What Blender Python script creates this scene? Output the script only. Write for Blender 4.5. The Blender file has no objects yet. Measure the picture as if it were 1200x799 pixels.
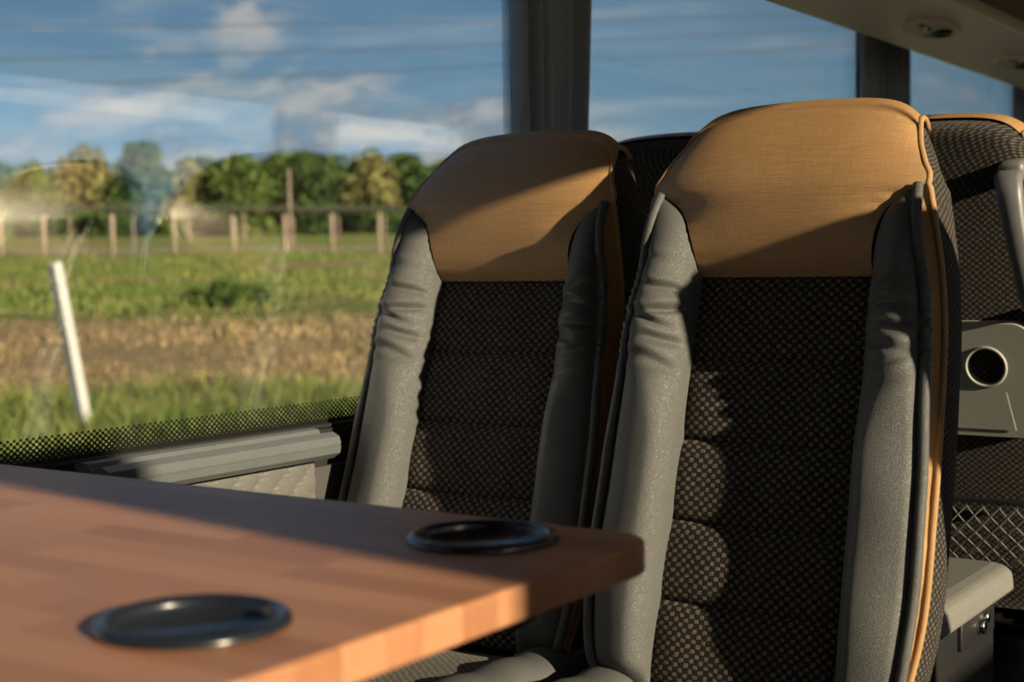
import bpy, bmesh, math, random
import numpy as np
from mathutils import Vector, Matrix

random.seed(7)
rng = np.random.default_rng(7)
scene = bpy.context.scene
COL = scene.collection
PI = math.pi

# ------------------------------------------------------------------ camera
CAM = np.array([1.5617, 0.0317, 1.0172])
YAW, PITCH, ROLL, FPX = 0.6022, 0.0535, -0.0135, 1675.9
_f = np.array([-math.sin(YAW) * math.cos(PITCH), math.cos(YAW) * math.cos(PITCH), -math.sin(PITCH)])
_r = np.array([math.cos(YAW), math.sin(YAW), 0.0])
_u = np.cross(_r, _f)
RGT = math.cos(ROLL) * _r + math.sin(ROLL) * _u
UPV = -math.sin(ROLL) * _r + math.cos(ROLL) * _u
FWD = _f
cd = bpy.data.cameras.new('camera')
cam = bpy.data.objects.new('camera', cd)
COL.objects.link(cam)
cd.sensor_width = 36.0
cd.sensor_fit = 'HORIZONTAL'
cd.lens = FPX / 1200 * 36
cd.clip_start = 0.02
cd.clip_end = 2000
M = Matrix.Identity(4)
for i in range(3):
    M[i][0], M[i][1], M[i][2], M[i][3] = RGT[i], UPV[i], -FWD[i], CAM[i]
cam.matrix_world = M
cd.dof.use_dof = True
cd.dof.focus_distance = 1.98
cd.dof.aperture_fstop = 4.5
scene.camera = cam


def ray(px, py):
    return FWD + RGT * (px - 600) / FPX - UPV * (py - 399.5) / FPX


# ------------------------------------------------------------------ light
SUN_DIR = np.array([1.0, -0.155, 0.278])          # towards the sun
world = bpy.data.worlds.new('sky')
scene.world = world
world.use_nodes = True
WN, WL = world.node_tree.nodes, world.node_tree.links
WN.clear()


class G:
    """tiny node-graph helper"""
    def __init__(self, tree):
        self.t = tree

    def n(self, typ, **kw):
        nd = self.t.nodes.new(typ)
        for k, v in kw.items():
            if k in nd.inputs:
                s = nd.inputs[k]
                self._set(s, v)
            else:
                setattr(nd, k, v)
        return nd

    def _set(self, s, v):
        if isinstance(v, bpy.types.NodeSocket):
            self.t.links.new(v, s)
        else:
            s.default_value = v

    def m(self, op, a, b=None, c=None, clamp=False):
        nd = self.t.nodes.new('ShaderNodeMath')
        nd.operation = op
        nd.use_clamp = clamp
        for i, v in enumerate((a, b, c)):
            if v is not None:
                self._set(nd.inputs[i], v)
        return nd.outputs[0]

    def mix(self, fac, a, b, typ='MIX'):
        nd = self.t.nodes.new('ShaderNodeMix')
        nd.data_type = 'RGBA'
        nd.blend_type = typ
        self._set(nd.inputs[0], fac)
        self._set(nd.inputs[6], a if isinstance(a, bpy.types.NodeSocket) else (*a, 1))
        self._set(nd.inputs[7], b if isinstance(b, bpy.types.NodeSocket) else (*b, 1))
        return nd.outputs[2]

    def ss(self, x, lo, hi):
        nd = self.t.nodes.new('ShaderNodeMapRange')
        nd.interpolation_type = 'SMOOTHSTEP'
        self._set(nd.inputs[0], x)
        nd.inputs[1].default_value = lo
        nd.inputs[2].default_value = hi
        return nd.outputs[0]

    def noise(self, vec, scale, detail=4, rough=0.55, dist=0.0):
        nd = self.t.nodes.new('ShaderNodeTexNoise')
        self._set(nd.inputs['Vector'], vec)
        nd.inputs['Scale'].default_value = scale
        nd.inputs['Detail'].default_value = detail
        nd.inputs['Roughness'].default_value = rough
        nd.inputs['Distortion'].default_value = dist
        return nd.outputs['Fac']

    def mapv(self, vec, scale=(1, 1, 1), loc=(0, 0, 0), rot=(0, 0, 0)):
        nd = self.t.nodes.new('ShaderNodeMapping')
        self._set(nd.inputs['Vector'], vec)
        nd.inputs['Scale'].default_value = scale
        nd.inputs['Location'].default_value = loc
        nd.inputs['Rotation'].default_value = rot
        return nd.outputs[0]


g = G(world.node_tree)
tc = g.n('ShaderNodeTexCoord')
sep = g.n('ShaderNodeSeparateXYZ', Vector=tc.outputs['Generated'])
el = sep.outputs['Z']
elp = g.m('MAXIMUM', el, 0.0)
c0 = g.mix(g.ss(elp, 0.0, 0.12), (0.30, 0.39, 0.47), (0.150, 0.265, 0.37))
c1 = g.mix(g.ss(elp, 0.08, 0.24), c0, (0.068, 0.152, 0.28))
c2 = g.mix(g.ss(elp, 0.24, 0.9), c1, (0.045, 0.11, 0.23))
cmap = g.mapv(tc.outputs['Generated'], scale=(1, 1, 2.6))
nz = g.noise(cmap, 5.2, 9, 0.60, 0.3)
bandm = g.m('MULTIPLY', g.ss(elp, 0.015, 0.07), g.m('SUBTRACT', 1.0, g.ss(elp, 0.085, 0.19)))
thr = g.m('SUBTRACT', nz, g.m('MULTIPLY', g.m('SUBTRACT', 1.0, bandm), 0.17))
cum = g.ss(thr, 0.46, 0.58)
nz2 = g.noise(g.mapv(tc.outputs['Generated'], scale=(1, 1, 2.6), loc=(0.0, 0.0, -0.035)), 5.2, 9, 0.60, 0.3)
shade = g.ss(g.m('SUBTRACT', nz2, nz), -0.05, 0.05)
ccol = g.mix(shade, (0.40, 0.39, 0.39), (0.16, 0.20, 0.265))
c3 = g.mix(g.m('MULTIPLY', cum, 0.9), c2, ccol)
cir = g.noise(g.mapv(tc.outputs['Generated'], scale=(2, 2, 18), rot=(0.06, 0.03, 0)), 1.9, 7, 0.62, 0.6)
cirm = g.m('MULTIPLY', g.ss(cir, 0.46, 0.74), 0.62)
c4 = g.mix(cirm, c3, (0.36, 0.40, 0.44))
bg = g.n('ShaderNodeBackground', Color=c4, Strength=1.75)
wo = g.n('ShaderNodeOutputWorld', Surface=bg.outputs[0])

sd = bpy.data.lights.new('sun', 'SUN')
sd.energy = 17.5
sd.color = (1.0, 0.80, 0.55)
sd.angle = 0.012
sun = bpy.data.objects.new('sun', sd)
COL.objects.link(sun)
sun.rotation_euler = Vector(SUN_DIR).to_track_quat('Z', 'Y').to_euler()
sun.location = (30, -12, 9)

vs = scene.view_settings
vs.view_transform = 'Standard'
vs.look = 'None'
vs.exposure = 0.0
vs.gamma = 1.0
vs.use_curve_mapping = False
scene.cycles.transparent_max_bounces = 40
scene.cycles.max_bounces = 8
scene.cycles.use_denoising = True


# ------------------------------------------------------------------ materials
def newmat(name):
    m = bpy.data.materials.new(name)
    m.use_nodes = True
    gg = G(m.node_tree)
    p = m.node_tree.nodes['Principled BSDF']
    return m, gg, p


def setp(gg, p, **kw):
    al = dict(col='Base Color', rough='Roughness', metal='Metallic', spec='Specular IOR Level', nrm='Normal',
              sheen='Sheen Weight', coat='Coat Weight', alpha='Alpha', sr='Sheen Roughness')
    for k, v in kw.items():
        s = p.inputs[al[k]]
        if k == 'col' and not isinstance(v, bpy.types.NodeSocket):
            v = (*v, 1)
        gg._set(s, v)


def bump(gg, h, dist, strength=1.0):
    return gg.n('ShaderNodeBump', Height=h, Distance=dist, Strength=strength).outputs[0]


def simple(name, col, rough=0.5, metal=0.0, var=0.12, nscale=40, bmp=0.0, bscale=400, spec=0.5):
    m, gg, p = newmat(name)
    t = gg.n('ShaderNodeTexCoord').outputs['Object']
    nzv = gg.noise(t, nscale, 4)
    c = gg.mix(nzv, tuple(x * (1 - var) for x in col), tuple(min(1, x * (1 + var)) for x in col))
    setp(gg, p, col=c, rough=rough, metal=metal, spec=spec)
    if bmp:
        setp(gg, p, nrm=bump(gg, gg.noise(t, bscale, 3), bmp))
    return m


MAT = {}


def mat_weave(name, cw, ch, dot, base, fleck):
    m, gg, p = newmat(name)
    uv = gg.n('ShaderNodeTexCoord').outputs['UV']
    nzv = gg.noise(uv, 55, 2)
    s = gg.n('ShaderNodeSeparateXYZ', Vector=uv)
    wob = gg.m('MULTIPLY', gg.m('SUBTRACT', nzv, 0.5), 0.006)
    uu = gg.m('SINE', gg.m('MULTIPLY', gg.m('ADD', s.outputs[0], wob), PI / cw))
    vv = gg.m('SINE', gg.m('MULTIPLY', gg.m('ADD', s.outputs[1], wob), PI / ch))
    uu = gg.m('MINIMUM', gg.m('MAXIMUM', gg.m('MULTIPLY', uu, 1.7), -1.0), 1.0)
    vv = gg.m('MINIMUM', gg.m('MAXIMUM', gg.m('MULTIPLY', vv, 1.7), -1.0), 1.0)
    a = gg.m('MULTIPLY', uu, vv)
    mask = gg.ss(a, 0.22, 0.75)
    thr = gg.noise(gg.mapv(uv, scale=(1, 0.35, 1)), 900, 2, 0.7)
    cellv = gg.noise(uv, 120, 1)
    dotc = gg.mix(thr, tuple(x * 0.35 for x in dot), tuple(x * 1.5 for x in dot))
    dotc = gg.mix(gg.ss(cellv, 0.35, 0.7), dotc, tuple(x * 0.6 for x in dot))
    edge = gg.m('MULTIPLY', gg.ss(a, 0.0, 0.2), gg.m('SUBTRACT', 1.0, mask))
    fl = gg.m('MULTIPLY', edge, gg.ss(gg.noise(uv, 420, 2), 0.48, 0.62))
    c = gg.mix(mask, base, dotc)
    c = gg.mix(fl, c, fleck)
    h = gg.m('ADD', gg.m('MULTIPLY', mask, 0.75), gg.m('MULTIPLY', thr, 0.4))
    setp(gg, p, col=c, rough=0.85, spec=0.25, sheen=0.08, nrm=bump(gg, h, 0.0012))
    return m


MAT['weave'] = mat_weave('brown_checked_weave', 0.0072, 0.0064, (0.135, 0.118, 0.095), (0.0085, 0.007, 0.006), (0.14, 0.055, 0.025))
MAT['shell_weave'] = mat_weave('dark_shell_weave', 0.0060, 0.0050, (0.085, 0.075, 0.062), (0.009, 0.0075, 0.0065), (0.10, 0.04, 0.02))


def mat_leather(name, col, scale=480, rough=0.46):
    m, gg, p = newmat(name)
    t = gg.n('ShaderNodeTexCoord').outputs['Object']
    vo = gg.n('ShaderNodeTexVoronoi', Scale=scale, feature='DISTANCE_TO_EDGE')
    m.node_tree.links.new(t, vo.inputs['Vector'])
    cell = gg.ss(vo.outputs['Distance'], 0.0, 0.35)
    big = gg.noise(t, 9, 4)
    c = gg.mix(big, tuple(x * 0.85 for x in col), tuple(x * 1.12 for x in col))
    c = gg.mix(gg.m('MULTIPLY', gg.m('SUBTRACT', 1.0, cell), 0.35), c, tuple(x * 0.55 for x in col))
    setp(gg, p, col=c, rough=gg.m('ADD', rough, gg.m('MULTIPLY', gg.noise(t, 60, 3), 0.12)), spec=0.36,
         nrm=bump(gg, gg.m('ADD', cell, gg.m('MULTIPLY', gg.noise(t, 90, 2), 0.3)), 0.00034))
    return m


MAT['leather'] = mat_leather('grey_leatherette', (0.080, 0.083, 0.083))
MAT['quilt'] = mat_leather('pale_quilt_leatherette', (0.125, 0.125, 0.12), 700, 0.5)


def mat_tan(name, col):
    m, gg, p = newmat(name)
    t = gg.n('ShaderNodeTexCoord').outputs['Object']
    hz = gg.noise(gg.mapv(t, scale=(26, 26, 1250)), 1.0, 3, 0.65)
    vt = gg.noise(gg.mapv(t, scale=(1250, 40, 26)), 1.0, 3, 0.65)
    big = gg.noise(t, 7, 3)
    c = gg.mix(big, tuple(x * 0.9 for x in col), tuple(x * 1.1 for x in col))
    th = gg.m('ADD', gg.m('MULTIPLY', hz, 0.6), gg.m('MULTIPLY', vt, 0.4))
    c = gg.mix(gg.ss(th, 0.38, 0.66), tuple(x * 0.72 for x in col), c)
    c = gg.mix(gg.m('MULTIPLY', gg.ss(th, 0.60, 0.72), 0.7), c, (0.72, 0.50, 0.26))
    setp(gg, p, col=c, rough=0.47, spec=0.5, nrm=bump(gg, th, 0.0006))
    return m


MAT['tan'] = mat_tan('tan_linen_leatherette', (0.385, 0.225, 0.102))
MAT['tan_pipe'] = mat_leather('tan_piping_leather', (0.44, 0.26, 0.12), 900, 0.45)
MAT['gusset'] = mat_leather('tan_gusset_leather', (0.50, 0.30, 0.13), 900, 0.5)
MAT['thread'] = simple('stitch_thread', (0.20, 0.19, 0.17), 0.8)
MAT['quilt_thread'] = simple('pale_quilt_thread', (0.30, 0.30, 0.29), 0.8)
MAT['darkplastic'] = simple('black_plastic', (0.012, 0.012, 0.013), 0.42, bmp=0.0003, bscale=900)
MAT['greyplastic'] = simple('light_grey_plastic', (0.30, 0.30, 0.27), 0.5, bmp=0.00025, bscale=1200)
MAT['handle'] = simple('grey_handle_plastic', (0.13, 0.133, 0.138), 0.4, bmp=0.0002, bscale=1200)
MAT['lidgrey'] = simple('mid_grey_lid_plastic', (0.16, 0.16, 0.15), 0.45, bmp=0.0003, bscale=900)
MAT['rubber'] = simple('black_rubber_seal', (0.008, 0.008, 0.008), 0.6)
MAT['frame'] = simple('black_window_frame', (0.006, 0.006, 0.006), 0.35)
MAT['alu'] = simple('grey_painted_rail', (0.092, 0.102, 0.108), 0.42, 0.0, bmp=0.0002, bscale=700)
MAT['wall'] = simple('grey_wall_lining', (0.045, 0.045, 0.045), 0.75, bmp=0.0004)
MAT['ceil'] = simple('beige_ceiling_lining', (0.30, 0.26, 0.23), 0.85, bmp=0.0004)
MAT['rack'] = simple('warm_grey_rack_plastic', (0.68, 0.57, 0.49), 0.28, bmp=0.0003, bscale=500)
MAT['rackface'] = simple('brown_rack_lining', (0.26, 0.17, 0.13), 0.75, bmp=0.0004, bscale=900)
MAT['floor'] = simple('dark_bus_floor', (0.05, 0.048, 0.045), 0.55, bmp=0.0005)
MAT['chrome'] = simple('chrome', (0.75, 0.75, 0.75), 0.15, 1.0)
MAT['cup'] = simple('blue_black_cup_plastic', (0.010, 0.013, 0.020), 0.22, spec=0.6)
MAT['cupin'] = simple('cup_liner', (0.035, 0.035, 0.036), 0.3)
MAT['net'] = simple('grey_net_cord', (0.12, 0.12, 0.115), 0.7)
MAT['steel'] = simple('dark_steel_frame', (0.03, 0.03, 0.03), 0.45, 0.6)


def mat_curtain():
    m, gg, p = newmat('slate_curtain_fabric')
    t = gg.n('ShaderNodeTexCoord').outputs['Object']
    th = gg.noise(gg.mapv(t, scale=(900, 900, 300)), 1.0, 2)
    c = gg.mix(th, (0.20, 0.215, 0.265), (0.32, 0.34, 0.40))
    setp(gg, p, col=c, rough=0.7, sheen=0.25, nrm=bump(gg, th, 0.0005))
    return m


MAT['curtain'] = mat_curtain()


def mat_wood():
    m, gg, p = newmat('oiled_beech_stave')
    t = gg.n('ShaderNodeTexCoord').outputs['Object']
    oi = gg.n('ShaderNodeObjectInfo')
    rnd = oi.outputs['Random']
    off = gg.n('ShaderNodeCombineXYZ', X=gg.m('MULTIPLY', rnd, 13.0), Y=gg.m('MULTIPLY', rnd, 7.0), Z=rnd)
    v = gg.n('ShaderNodeVectorMath', operation='ADD')
    m.node_tree.links.new(t, v.inputs[0])
    m.node_tree.links.new(off.outputs[0], v.inputs[1])
    gr = gg.noise(gg.mapv(v.outputs[0], scale=(7, 150, 60)), 1.0, 5, 0.6, 0.4)
    fine = gg.noise(gg.mapv(v.outputs[0], scale=(60, 900, 300)), 1.0, 2, 0.6)
    light = gg.mix(rnd, (0.33, 0.150, 0.077), (0.47, 0.240, 0.128))
    dark = gg.mix(rnd, (0.22, 0.090, 0.044), (0.34, 0.155, 0.080))
    c = gg.mix(gr, dark, light)
    c = gg.mix(gg.m('MULTIPLY', gg.ss(fine, 0.55, 0.75), 0.25), c, (0.24, 0.085, 0.035))
    setp(gg, p, col=c, rough=gg.m('ADD', 0.36, gg.m('MULTIPLY', gr, 0.15)), spec=0.45, nrm=bump(gg, gr, 0.0003))
    return m


MAT['wood'] = mat_wood()


def mat_glass():
    m = bpy.data.materials.new('tinted_window_glass')
    m.use_nodes = True
    t = m.node_tree
    t.nodes.clear()
    gg = G(t)
    lw = gg.n('ShaderNodeLayerWeight', Blend=0.5)
    f = lw.outputs['Facing']
    f5 = gg.m('POWER', f, 5.0)
    fr = gg.m('ADD', 0.115, gg.m('MULTIPLY', f5, 0.885))
    tr = gg.n('ShaderNodeBsdfTransparent', Color=(0.975, 0.985, 0.98, 1))
    gl = gg.n('ShaderNodeBsdfGlossy', Roughness=0.0, Color=(1, 1, 1, 1))
    mx = gg.n('ShaderNodeMixShader')
    t.links.new(fr, mx.inputs[0])
    t.links.new(tr.outputs[0], mx.inputs[1])
    t.links.new(gl.outputs[0], mx.inputs[2])
    o = gg.n('ShaderNodeOutputMaterial')
    t.links.new(mx.outputs[0], o.inputs[0])
    return m


MAT['glass'] = mat_glass()


def mat_frit(axis):
    """black ceramic print: solid to the frame, holes growing away from it (uv.y 0 = solid edge, metres)"""
    m = bpy.data.materials.new('ceramic_dot_print_' + axis)
    m.use_nodes = True
    t = m.node_tree
    t.nodes.clear()
    gg = G(t)
    uv = gg.n('ShaderNodeTexCoord').outputs['UV']
    s = gg.n('ShaderNodeSeparateXYZ', Vector=uv)
    P, Q = 0.0098, 0.0082
    a = gg.m('MULTIPLY', gg.m('SINE', gg.m('MULTIPLY', s.outputs[0], PI / P)),
             gg.m('SINE', gg.m('MULTIPLY', s.outputs[1], PI / Q)))
    a = gg.m('ABSOLUTE', a)
    co = gg.m('MULTIPLY', gg.m('COSINE', gg.m('MULTIPLY', s.outputs[0], PI / P)),
              gg.m('COSINE', gg.m('MULTIPLY', s.outputs[1], PI / Q)))
    a2 = gg.m('MAXIMUM', a, gg.m('ABSOLUTE', co))          # staggered lattice of bumps
    grow = gg.m('DIVIDE', s.outputs[1], 0.034)
    lim = gg.m('SUBTRACT', 0.84, gg.m('MULTIPLY', grow, 0.33))
    hole = gg.ss(gg.m('SUBTRACT', a2, lim), -0.02, 0.02)
    df = gg.n('ShaderNodeBsdfPrincipled', Roughness=0.3)
    df.inputs['Base Color'].default_value = (0.006, 0.006, 0.006, 1)
    tr = gg.n('ShaderNodeBsdfTransparent')
    mx = gg.n('ShaderNodeMixShader')
    t.links.new(hole, mx.inputs[0])
    t.links.new(df.outputs[0], mx.inputs[1])
    t.links.new(tr.outputs[0], mx.inputs[2])
    o = gg.n('ShaderNodeOutputMaterial')
    t.links.new(mx.outputs[0], o.inputs[0])
    return m


MAT['frit'] = mat_frit('band')


def mat_ground():
    m, gg, p = newmat('rough_meadow_ground')
    t = gg.n('ShaderNodeTexCoord').outputs['UV']      # uv.x across, uv.y = distance from the road in metres
    s = gg.n('ShaderNodeSeparateXYZ', Vector=t)
    d = s.outputs[1]
    st = gg.mapv(t, scale=(0.35, 1, 1))
    n1 = gg.noise(st, 0.35, 6, 0.6)
    n2 = gg.noise(t, 3.5, 5, 0.65)
    n3 = gg.noise(gg.mapv(t, scale=(0.10, 0.55, 1)), 0.8, 5, 0.6)
    dd = gg.m('ADD', d, gg.m('MULTIPLY', gg.m('SUBTRACT', n1, 0.5), 6.0))
    green = gg.mix(n2, (0.045, 0.080, 0.014), (0.130, 0.170, 0.036))
    dry = gg.mix(n2, (0.15, 0.105, 0.058), (0.31, 0.215, 0.125))
    bright = gg.mix(n2, (0.10, 0.150, 0.025), (0.20, 0.24, 0.045))
    c = gg.mix(gg.m('MULTIPLY', gg.ss(dd, 16.0, 19.0), gg.ss(n2, 0.30, 0.55)), green, dry)
    c = gg.mix(gg.ss(dd, 25.0, 28.0), c, green)
    c = gg.mix(gg.ss(dd, 30.0, 33.0), c, bright)
    c = gg.mix(gg.m('MULTIPLY', gg.ss(n3, 0.50, 0.60), gg.ss(dd, 26.0, 28.0)), c, dry)
    c = gg.mix(gg.m('MULTIPLY', gg.ss(d, 47.0, 49.0), gg.m('SUBTRACT', 1.0, gg.ss(d, 58.0, 61.0))), c, (0.26, 0.22, 0.13))
    setp(gg, p, col=c, rough=0.95, spec=0.1, nrm=bump(gg, n2, 0.15))
    return m


MAT['ground'] = mat_ground()


def mat_leafy(name, a, b):
    m, gg, p = newmat(name)
    t = gg.n('ShaderNodeTexCoord').outputs['Object']
    n1 = gg.noise(t, 1.3, 4)
    oi = gg.n('ShaderNodeObjectInfo').outputs['Random']
    c = gg.mix(gg.ss(n1, 0.35, 0.65), a, b)
    setp(gg, p, col=c, rough=0.7, spec=0.2)
    p.inputs['Subsurface Weight'].default_value = 0.0
    return m


MAT['leaf_dark'] = mat_leafy('dark_green_foliage', (0.016, 0.036, 0.010), (0.045, 0.080, 0.018))
MAT['leaf_mid'] = mat_leafy('green_foliage', (0.032, 0.064, 0.013), (0.085, 0.125, 0.027))
MAT['leaf_olive'] = mat_leafy('olive_foliage', (0.095, 0.098, 0.032), (0.165, 0.155, 0.062))
MAT['grass'] = mat_leafy('meadow_grass', (0.070, 0.105, 0.020), (0.150, 0.165, 0.050))
MAT['drygrass'] = mat_leafy('dry_grass', (0.17, 0.125, 0.065), (0.28, 0.21, 0.11))
MAT['bark'] = simple('bark', (0.09, 0.065, 0.045), 0.9)
MAT['postwood'] = simple('weathered_post_wood', (0.21, 0.165, 0.13), 0.9, var=0.3, nscale=8)
MAT['postdark'] = simple('dark_post_wood', (0.13, 0.095, 0.075), 0.9, var=0.3, nscale=8)
MAT['railwood'] = simple('tarred_rail_wood', (0.035, 0.03, 0.027), 0.9)
MAT['white'] = simple('white_painted_stake', (0.36, 0.36, 0.36), 0.7)
MAT['cable'] = simple('power_cable_grey', (0.03, 0.035, 0.045), 0.6)
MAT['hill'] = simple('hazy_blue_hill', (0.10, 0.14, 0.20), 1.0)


# ------------------------------------------------------------------ mesh helpers
def mesh(name, verts, faces, uvs=None, smooth=True):
    me = bpy.data.meshes.new(name)
    me.from_pydata([tuple(map(float, v)) for v in verts], [], faces)
    if uvs is not None:
        ul = me.uv_layers.new(name='UVMap')
        idx = np.empty(len(me.loops), dtype=np.int32)
        me.loops.foreach_get('vertex_index', idx)
        ul.data.foreach_set('uv', np.asarray(uvs, dtype=np.float32)[idx].ravel())
    if smooth:
        me.polygons.foreach_set('use_smooth', [True] * len(me.polygons))
    me.update()
    return me


def obj(name, me, mat=None, parent=None, loc=None, rot=None):
    o = bpy.data.objects.new(name, me)
    COL.objects.link(o)
    if mat is not None and not me.materials:
        me.materials.append(MAT[mat] if isinstance(mat, str) else mat)
    if parent is not None:
        o.parent = parent
    if loc is not None:
        o.location = loc
    if rot is not None:
        o.rotation_euler = rot
    return o


def empty(name, loc=(0, 0, 0), rz=0.0):
    o = bpy.data.objects.new(name, None)
    o.empty_display_size = 0.1
    COL.objects.link(o)
    o.location = loc
    o.rotation_euler = (0, 0, rz)
    return o


def tag(o, label=None, cat=None, group=None, kind=None):
    if label:
        o['label'] = label
    if cat:
        o['category'] = cat
    if group:
        o['group'] = group
    if kind:
        o['kind'] = kind
    return o


def grid_faces(nu, nv, wrap=False):
    """verts index v*nu+u"""
    F = []
    for v in range(nv - 1):
        for u in range(nu if wrap else nu - 1):
            a = v * nu + u
            b = v * nu + (u + 1) % nu
            F.append((a, b, b + nu, a + nu))
    return F


def grid(name, fn, us, vs_, uvfn=None, flip=False):
    V, UV = [], []
    for v in vs_:
        for u in us:
            q = fn(u, v)
            V.append(q)
            UV.append(uvfn(u, v, q) if uvfn else (u, v))
    F = grid_faces(len(us), len(vs_))
    if flip:
        F = [f[::-1] for f in F]
    return mesh(name, V, F, UV)


def tube(name, pts, r, seg=8, cap=True, closed=False):
    P = [Vector(p) for p in pts]
    n = len(P)
    rr = r if hasattr(r, '__len__') else [r] * n
    V, F = [], []
    ref = None
    for i in range(n):
        if closed:
            t = (P[(i + 1) % n] - P[i - 1]).normalized()
        else:
            t = (P[min(i + 1, n - 1)] - P[max(i - 1, 0)]).normalized()
        if ref is None:
            ref = Vector((0, 0, 1)) if abs(t.z) < 0.9 else Vector((1, 0, 0))
        ref = (ref - t * ref.dot(t)).normalized()
        b = t.cross(ref)
        for k in range(seg):
            a = 2 * PI * k / seg
            V.append(P[i] + (ref * math.cos(a) + b * math.sin(a)) * rr[i])
    m = n if closed else n - 1
    for i in range(m):
        for k in range(seg):
            a = i * seg + k
            b2 = i * seg + (k + 1) % seg
            j = ((i + 1) % n) * seg
            F.append((a, b2, j + (k + 1) % seg, j + k))
    if cap and not closed:
        F.append(tuple(range(seg))[::-1])
        F.append(tuple((n - 1) * seg + k for k in range(seg)))
    return mesh(name, V, F)


def bbox(name, lo, hi, bev=0.0, seg=2):
    bm = bmesh.new()
    bmesh.ops.create_cube(bm, size=1.0)
    lo, hi = Vector(lo), Vector(hi)
    for v in bm.verts:
        v.co = Vector((lo[i] + (hi[i] - lo[i]) * (v.co[i] + 0.5) for i in range(3)))
    if bev:
        bmesh.ops.bevel(bm, geom=bm.edges[:], offset=bev, segments=seg, profile=0.5, affect='EDGES')
    me = bpy.data.meshes.new(name)
    bm.to_mesh(me)
    bm.free()
    me.polygons.foreach_set('use_smooth', [bev > 0] * len(me.polygons))
    if bev:
        sm = me
    return me


def prism(name, prof, axis, a, b, smooth=False):
    """extrude a closed 2-D profile along an axis: axis 'Y' profile (x,z); axis 'X' profile (y,z)"""
    n = len(prof)
    V = []
    for t in (a, b):
        for p, q in prof:
            V.append((p, t, q) if axis == 'Y' else (t, p, q) if axis == 'X' else (p, q, t))
    F = [(i, (i + 1) % n, n + (i + 1) % n, n + i) for i in range(n)]
    F.append(tuple(range(n))[::-1])
    F.append(tuple(range(n, 2 * n)))
    me = mesh(name, V, F, smooth=smooth)
    bm = bmesh.new()
    bm.from_mesh(me)
    bmesh.ops.recalc_face_normals(bm, faces=bm.faces[:])
    bm.to_mesh(me)
    bm.free()
    return me


def strip(name, prof, axis, a, b):
    """open profile extruded (a skin of given thickness)"""
    V = []
    n = len(prof)
    for t in (a, b):
        for p, q in prof:
            V.append((p, t, q) if axis == 'Y' else (t, p, q))
    return mesh(name, V, [(i, i + 1, n + i + 1, n + i) for i in range(n - 1)], smooth=True)


def join_meshes(name, ms, smooth=True):
    V, F = [], []
    for me in ms:
        o = len(V)
        V += [tuple(v.co) for v in me.vertices]
        F += [tuple(i + o for i in p.vertices) for p in me.polygons]
        bpy.data.meshes.remove(me)
    return mesh(name, V, F, smooth=smooth)


def ip(tab):
    xs = [a for a, b in tab]
    ys = [b for a, b in tab]
    if xs[0] > xs[-1]:
        xs, ys = xs[::-1], ys[::-1]
    xs, ys = np.array(xs), np.array(ys)
    # smooth (monotone cubic hermite)
    d = np.gradient(ys, xs)

    def f(x):
        x = min(max(x, xs[0]), xs[-1])
        i = min(max(int(np.searchsorted(xs, x)) - 1, 0), len(xs) - 2)
        h = xs[i + 1] - xs[i]
        t = (x - xs[i]) / h
        return float((2 * t**3 - 3 * t**2 + 1) * ys[i] + (t**3 - 2 * t**2 + t) * h * d[i] + (-2 * t**3 + 3 * t**2) * ys[i + 1] + (t**3 - t**2) * h * d[i + 1])
    return f


def lin(tab):
    xs = np.array([a for a, b in tab])
    ys = np.array([b for a, b in tab])
    o = np.argsort(xs)
    return lambda x: float(np.interp(x, xs[o], ys[o]))


def sstep(x, a, b):
    t = min(max((x - a) / (b - a), 0), 1)
    return t * t * (3 - 2 * t)


# ------------------------------------------------------------------ bus shell
BW = 2.36                     # glass to glass
Y0, Y1 = -1.6, 7.6
ZC = 1.98
tag(obj('floor', bbox('floor', (-0.02, Y0, -0.05), (BW + 0.02, Y1, 0.0)), 'floor'), 'dark speckled bus floor under the seats and table', 'floor', kind='structure')
tag(obj('ceiling', prism('ceiling', [(0.0, 1.86), (0.3, 1.93), (0.8, ZC), (BW - 0.8, ZC), (BW - 0.3, 1.93), (BW, 1.86), (BW, 2.06), (0, 2.06)], 'Y', Y0, Y1), 'ceil'),
    'beige lined bus ceiling above the luggage racks', 'ceiling', kind='structure')
tag(obj('wall_rear', bbox('wall_rear', (-0.06, Y0 - 0.06, 0), (BW + 0.06, Y0, 2.0)), 'wall'), 'grey lined end wall of the bus behind the table', 'wall', kind='structure')
tag(obj('wall_front', bbox('wall_front', (-0.06, Y1, 0), (BW + 0.06, Y1 + 0.06, 2.0)), 'wall'), 'grey lined end wall of the bus beyond the last seats', 'wall', kind='structure')

SILL = 0.757
# piers between the panes (glass edges along Y)
PIERS_L = [(0.50, 0.80), (2.312, 2.53), (4.13, 4.46), (5.82, 6.13)]
PIERS_R = [(0.70, 0.95), (2.40, 2.66), (4.15, 4.45), (5.85, 6.15)]


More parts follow.
